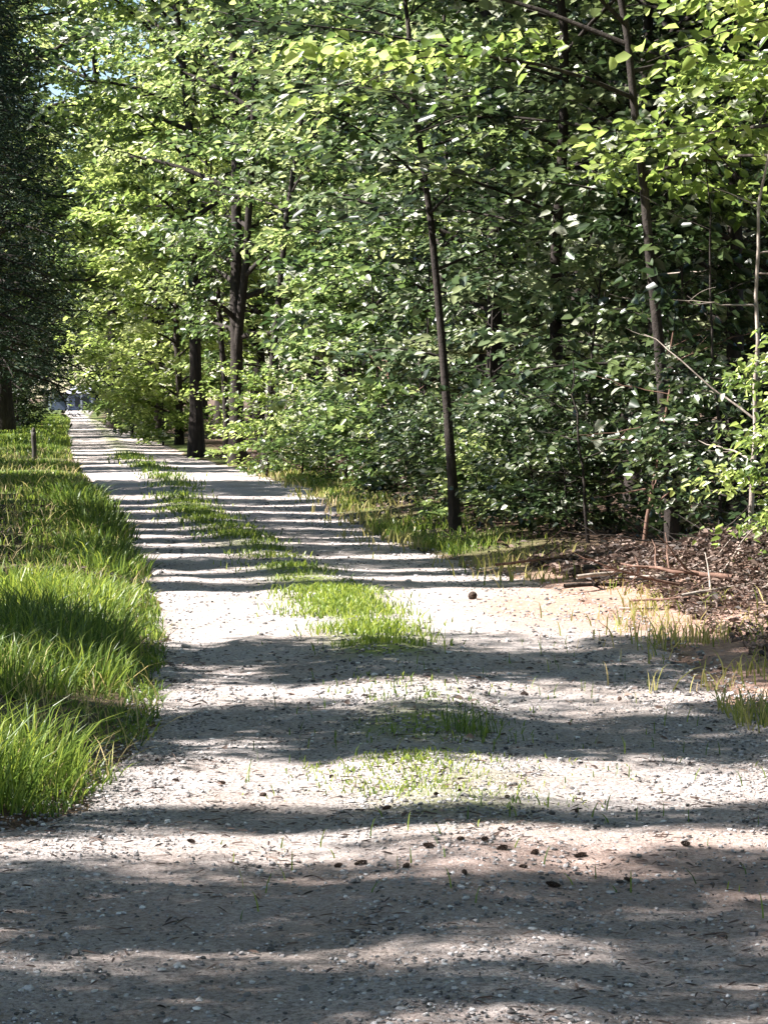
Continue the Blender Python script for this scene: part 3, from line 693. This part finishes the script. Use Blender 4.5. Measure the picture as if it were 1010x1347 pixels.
fallen('tangled twiggy branch lying right of the long grey branch', 3.0, 18.0, .15, 2.2, 1.6, .02, 8, 10, M_BARK)
fallen('low dead bough arched over the leaves left of the brush pile', 1.0, 20.4, .08, .25, 1.5, .018, 6, 11, M_BARK_RED)

rb = random.Random(5)
for k, lab in enumerate(['crooked brown stick at the left foot of the brush pile', 'grey twig crossing the bleached crooked branch', 'reddish limb half buried near the middle of the brush pile',
    'light tan stick leaning on the long grey branch', 'knobbly dark stick at the rear left of the brush pile', 'short forked stick right in front of the brush pile',
    'thin arching twig over the top of the brush pile', 'dull brown branch along the right end of the brush pile', 'dry twiggy branch tipped up at the rear of the brush pile',
    'pale curved stick beside the brilliant yellow green shrub', 'dark wiry branch under the brilliant yellow green shrub', 'broken tan limb low at the left end of the litter mound']):
    fallen(lab, 1.5 + .16 * k + rb.uniform(-.2, .2), 16.9 + rb.uniform(-.3, 2.0), .03 + .12 * rb.random(), rb.uniform(-.6, .6) + rb.choice([0, math.pi]), rb.uniform(.8, 1.9), rb.uniform(.012, .026), rb.randint(3, 8), 40 + k,
           [M_BARK_PALE, M_BARK_RED, M_BARK][k % 3], rb.uniform(0, .2))

def standing(kind, label, x, d, H, rad, seed, mat, lean=(0, 0), n_side=7, group='dead stems in the right wood', side_len=.22, z0=.2):
    r = np.random.default_rng(seed)
    s = np.linspace(0, 1, 12)
    P = np.stack([lean[0] * H * s, lean[1] * H * s, H * s - .1], -1) + np.cumsum(r.normal(0, .012 * H, (12, 3)) * [1, 1, 0], 0) * s[:, None]
    v, q = tubes([(P, rad * (1 - .7 * s))], 7)
    root = empty(kind, (x, d, rootz(x, d))); tag(root, label, 'dead tree', group)
    obj('stem', put_mesh('dead_stem', v, q, [mat], None, True), root)
    for k in range(n_side):
        u = z0 + (.95 - z0) * (k + r.random()) / n_side
        b = np.array([np.interp(u, s, P[:, c]) for c in range(3)])
        pts = branch_paths(r, H * side_len * (.6 + .8 * r.random()), rad * (1 - .7 * u) * .55, 2, 0, r.normal(.25, .3))
        vv, qq = tubes(pts, 5)
        o = obj('branch', put_mesh('dead_branch', vv, qq, [mat], None, True), root, b)
        o.rotation_euler = (0, 0, r.choice([0, math.pi]) + r.normal(0, .7))
standing('dead_sapling', 'tall pale dead sapling with crooked arms beside the brilliant yellow green shrub', gx(985, 19.5), 19.5, 4.3, .026, 21, M_BARK_PALE, (.02, 0), 9)
standing('dead_sapling', 'bleached dead stem with a cross shaped branch before the grey trunk', gx(866, 24), 24, 4.6, .030, 22, M_BARK_PALE, (.01, 0), 7, z0=.45)
standing('dead_sapling', 'thin reddish dead stem left of the lone slim trunk', gx(513, 37), 37, 2.6, .045, 23, M_BARK_RED, (.02, 0), 5)
standing('dead_sapling', 'short twisted pale stem among the roadside shrubs', gx(470, 40.5), 40.5, 1.8, .035, 24, M_BARK_PALE, (-.1, 0), 5)
standing('dead_sapling', 'bare brown twigs standing in the dark above the brush pile', gx(845, 21.5), 21.5, 2.2, .022, 25, M_BARK_RED, (.12, 0), 10, side_len=.3)
standing('dead_sapling', 'dead grey twig fan in the shade left of the bare brown twigs', gx(775, 22.5), 22.5, 1.9, .02, 26, M_BARK, (-.1, 0), 9, side_len=.3)
standing('dead_sapling', 'thin bare pole in the dark behind the right edge shrub', gx(945, 21), 21, 4.0, .018, 27, M_BARK, (.03, 0), 6)
standing('dead_sapling', 'leafless grey stem high between the lone trunk and grey trunk', gx(770, 28.5), 28.5, 5.6, .03, 28, M_BARK, (.04, 0), 7, z0=.55)

# ------------------------------------------------------------------ pine cones on the gravel
def cone_mesh():
    V, Fq = [], []
    n = 0
    for k in range(46):
        t = k / 45.; a = k * 2.39996; z = t * .07 - .035; rr = .024 * math.sin(math.pi * (.12 + .83 * t)) ** .7
        c, s = math.cos(a), math.sin(a)
        def p(rad, off, zz): return (c * rad - s * off, s * rad + c * off, zz)
        w = .008
        V += [p(rr * .2, 0, z - .004), p(rr * .8, w, z), p(rr * 1.15, w * .6, z + .007), p(rr * 1.15, -w * .6, z + .007), p(rr * .8, -w, z), p(rr * .7, 0, z + .008)]
        Fq += [[n, n + 1, n + 5, n + 4], [n + 1, n + 2, n + 3, n + 4], [n + 5, n + 1, n + 2, n + 3]]
        n += 6
    V = np.array(V); V = np.stack([V[:, 2], V[:, 1], V[:, 0]], -1)
    return put_mesh('pine_cone', V, np.array(Fq), [M_CONE])
CM = cone_mesh()
cones = [(622, 788), (445, 1143), (475, 1143), (534, 1150), (605, 1046), (565, 1130), (606, 1122), (660, 1108), (662, 1132), (705, 1132), (766, 1132),
         (730, 1168), (690, 1150), (638, 1122), (508, 1064), (574, 1050), (668, 1052), (612, 1160), (760, 1066), (290, 1030), (345, 1045), (905, 1118), (250, 1112), (830, 1158)]
for px, py in cones:
    d = F * CAM_H / (py - HOR); x = gx(px, d)
    o = obj('pine_cone', CM, None, (x, d, rootz(x, d) + .008))
    o.rotation_euler = (random.uniform(-.3, .3), random.uniform(-.3, .3), random.random() * 6.28)
    s = random.uniform(.30, .55); o.scale = (s * random.uniform(.7, 1.5), s, s * random.uniform(.7, 1))
    if (px, py) == (622, 788):
        o.scale = (1.3, 1.3, 1.3); o.location.z += .02
        tag(o, 'lone dark pine cone on the sandy gravel before the brush pile', 'pine cone', 'pine cones on the track')
    else:
        tag(o, 'small dark pine cone lying on the near gravel', 'pine cone', 'pine cones on the track')

# ------------------------------------------------------------------ post and shed
def box(x0, x1, y0, y1, z0, z1):
    v = np.array([[x0, y0, z0], [x1, y0, z0], [x1, y1, z0], [x0, y1, z0], [x0, y0, z1], [x1, y0, z1], [x1, y1, z1], [x0, y1, z1]], float)
    f = np.array([[0, 3, 2, 1], [4, 5, 6, 7], [0, 1, 5, 4], [1, 2, 6, 5], [2, 3, 7, 6], [3, 0, 4, 7]])
    return v, f
def boxes(name, L, mat, parent):
    V, Q, b = [], [], 0
    for bx in L:
        v, f = box(*bx); V.append(v); Q.append(f + b); b += 8
    return obj(name, put_mesh(name, np.concatenate(V), np.concatenate(Q), [mat]), parent)
flat = lambda c: (lambda N, L: ramp(N, L, noise(N, L, 6, 4, objpos(N, L)), [(.3, tuple(k * .8 for k in c)), (.7, c)]))
M_WALL = solid_mat('shed_wall', flat((.12, .15, .24)), .8)
M_TRIM = solid_mat('shed_trim', flat((.42, .46, .54)), .6)
M_ROOF = solid_mat('shed_roof', flat((.33, .34, .40)), .6)
M_DARK = solid_mat('shed_opening', flat((.02, .025, .04)), .3)
M_POST = solid_mat('weathered_post', bark_c((.02, .018, .016), (.06, .053, .047), (.12, .11, .10)), .9, (30, .6, .01))

pd = 52.0; px_ = gx(45, pd)
pr = empty('wooden_post', (px_, pd, rootz(px_, pd)))
tag(pr, 'thin dark wooden post standing in the left grass', 'post')
v, q = tubes([(np.array([[0, 0, -.1], [.01, 0, .3], [-.005, 0, .62], [0, 0, .72], [0, 0, .73]]), np.array([.06, .055, .06, .055, .01]))], 9)
obj('shaft', put_mesh('post_shaft', v, q, [M_POST], None, True), pr)
v, q = tubes([(np.array([[0, 0, .70], [.0, 0, .74], [.0, 0, .80], [0, 0, .83]]), np.array([.03, .05, .04, .004]))], 9)
obj('cap', put_mesh('post_cap', v, q, [M_POST], None, True), pr)

sd = 240.0; sx = gx(94, sd)
sh = empty('garden_shed', (sx, sd, rootz(sx, sd)))
tag(sh, 'little pale roofed shed with white posts where the track ends', 'shed')
boxes('wall', [(-.2, 2.2, 0, 2.6, 0, 1.75), (-2.2, -.25, .9, 2.6, 0, 1.75)], M_WALL, sh)
boxes('window', [(.45, .95, -.03, .0, .45, 1.45)], M_DARK, sh)
boxes('door', [(1.35, 1.95, -.03, .0, 0, 1.5)], M_DARK, sh)
for xx in (-.3, 1.15, 2.25, -2.2): boxes('post', [(xx - .09, xx + .09, -.28, -.1, 0, 1.76)], M_TRIM, sh)
v = np.array([[-.6, -.5, 1.8], [2.6, -.5, 1.8], [2.6, 2.9, 1.8], [-.6, 2.9, 1.8], [.1, 1.2, 2.6], [1.9, 1.2, 2.6]], float)
f4 = np.array([[0, 1, 5, 4], [2, 3, 4, 5], [0, 3, 2, 1]]); f3 = np.array([[1, 2, 5], [3, 0, 4]])
obj('roof', put_mesh('shed_roof', v, [f4, f3], [M_ROOF]), sh)
boxes('lean_to_roof', [(-2.4, -.45, -.4, 2.8, 1.77, 1.9)], M_DARK, sh)

# ------------------------------------------------------------------ light, sky, camera
w = bpy.data.worlds.new('World'); scene.world = w; w.use_nodes = True
nt = w.node_tree; nt.nodes.clear()
sky = nt.nodes.new('ShaderNodeTexSky'); sky.sky_type = 'NISHITA'; sky.sun_disc = False
sky.sun_elevation = SUN_EL; sky.sun_rotation = math.radians(-90)
sky.air_density = 1.0; sky.dust_density = 0.2
bg = nt.nodes.new('ShaderNodeBackground'); bg.inputs[1].default_value = .05
ow = nt.nodes.new('ShaderNodeOutputWorld')
nt.links.new(sky.outputs[0], bg.inputs[0]); nt.links.new(bg.outputs[0], ow.inputs[0])
sl = bpy.data.lights.new('sun', 'SUN'); sl.energy = 5.0; sl.angle = math.radians(.53); sl.color = (1, .945, .905)
so = bpy.data.objects.new('sun', sl); COL.objects.link(so)
sv = Vector((math.cos(SUN_EL) * math.cos(SUN_AZ), math.cos(SUN_EL) * math.sin(SUN_AZ), -math.sin(SUN_EL)))
so.rotation_euler = sv.to_track_quat('-Z', 'Y').to_euler(); so.location = (-20, 10, 30)

cd = bpy.data.cameras.new('camera'); cam = bpy.data.objects.new('camera', cd); COL.objects.link(cam)
cd.sensor_fit = 'AUTO'; cd.sensor_width = 36; cd.lens = 36 * F / 1347.0
cd.clip_start = .1; cd.clip_end = 3000
pitch = math.atan((673.5 - HOR) / F)
cam.location = (0, 0, CAM_H); cam.rotation_euler = (math.pi / 2 - pitch, 0, 0)
scene.camera = cam

vs = scene.view_settings
scene.display_settings.display_device = 'sRGB'
vs.view_transform = 'Standard'; vs.look = 'None'; vs.gamma = 1; vs.exposure = 2.15
try: vs.use_curve_mapping = False
except Exception: pass
scene.render.engine = 'CYCLES'
cy = scene.cycles
cy.max_bounces = 6; cy.diffuse_bounces = 2; cy.glossy_bounces = 2; cy.transmission_bounces = 3; cy.transparent_max_bounces = 4
cy.use_denoising = True
cy.sample_clamp_indirect = 6
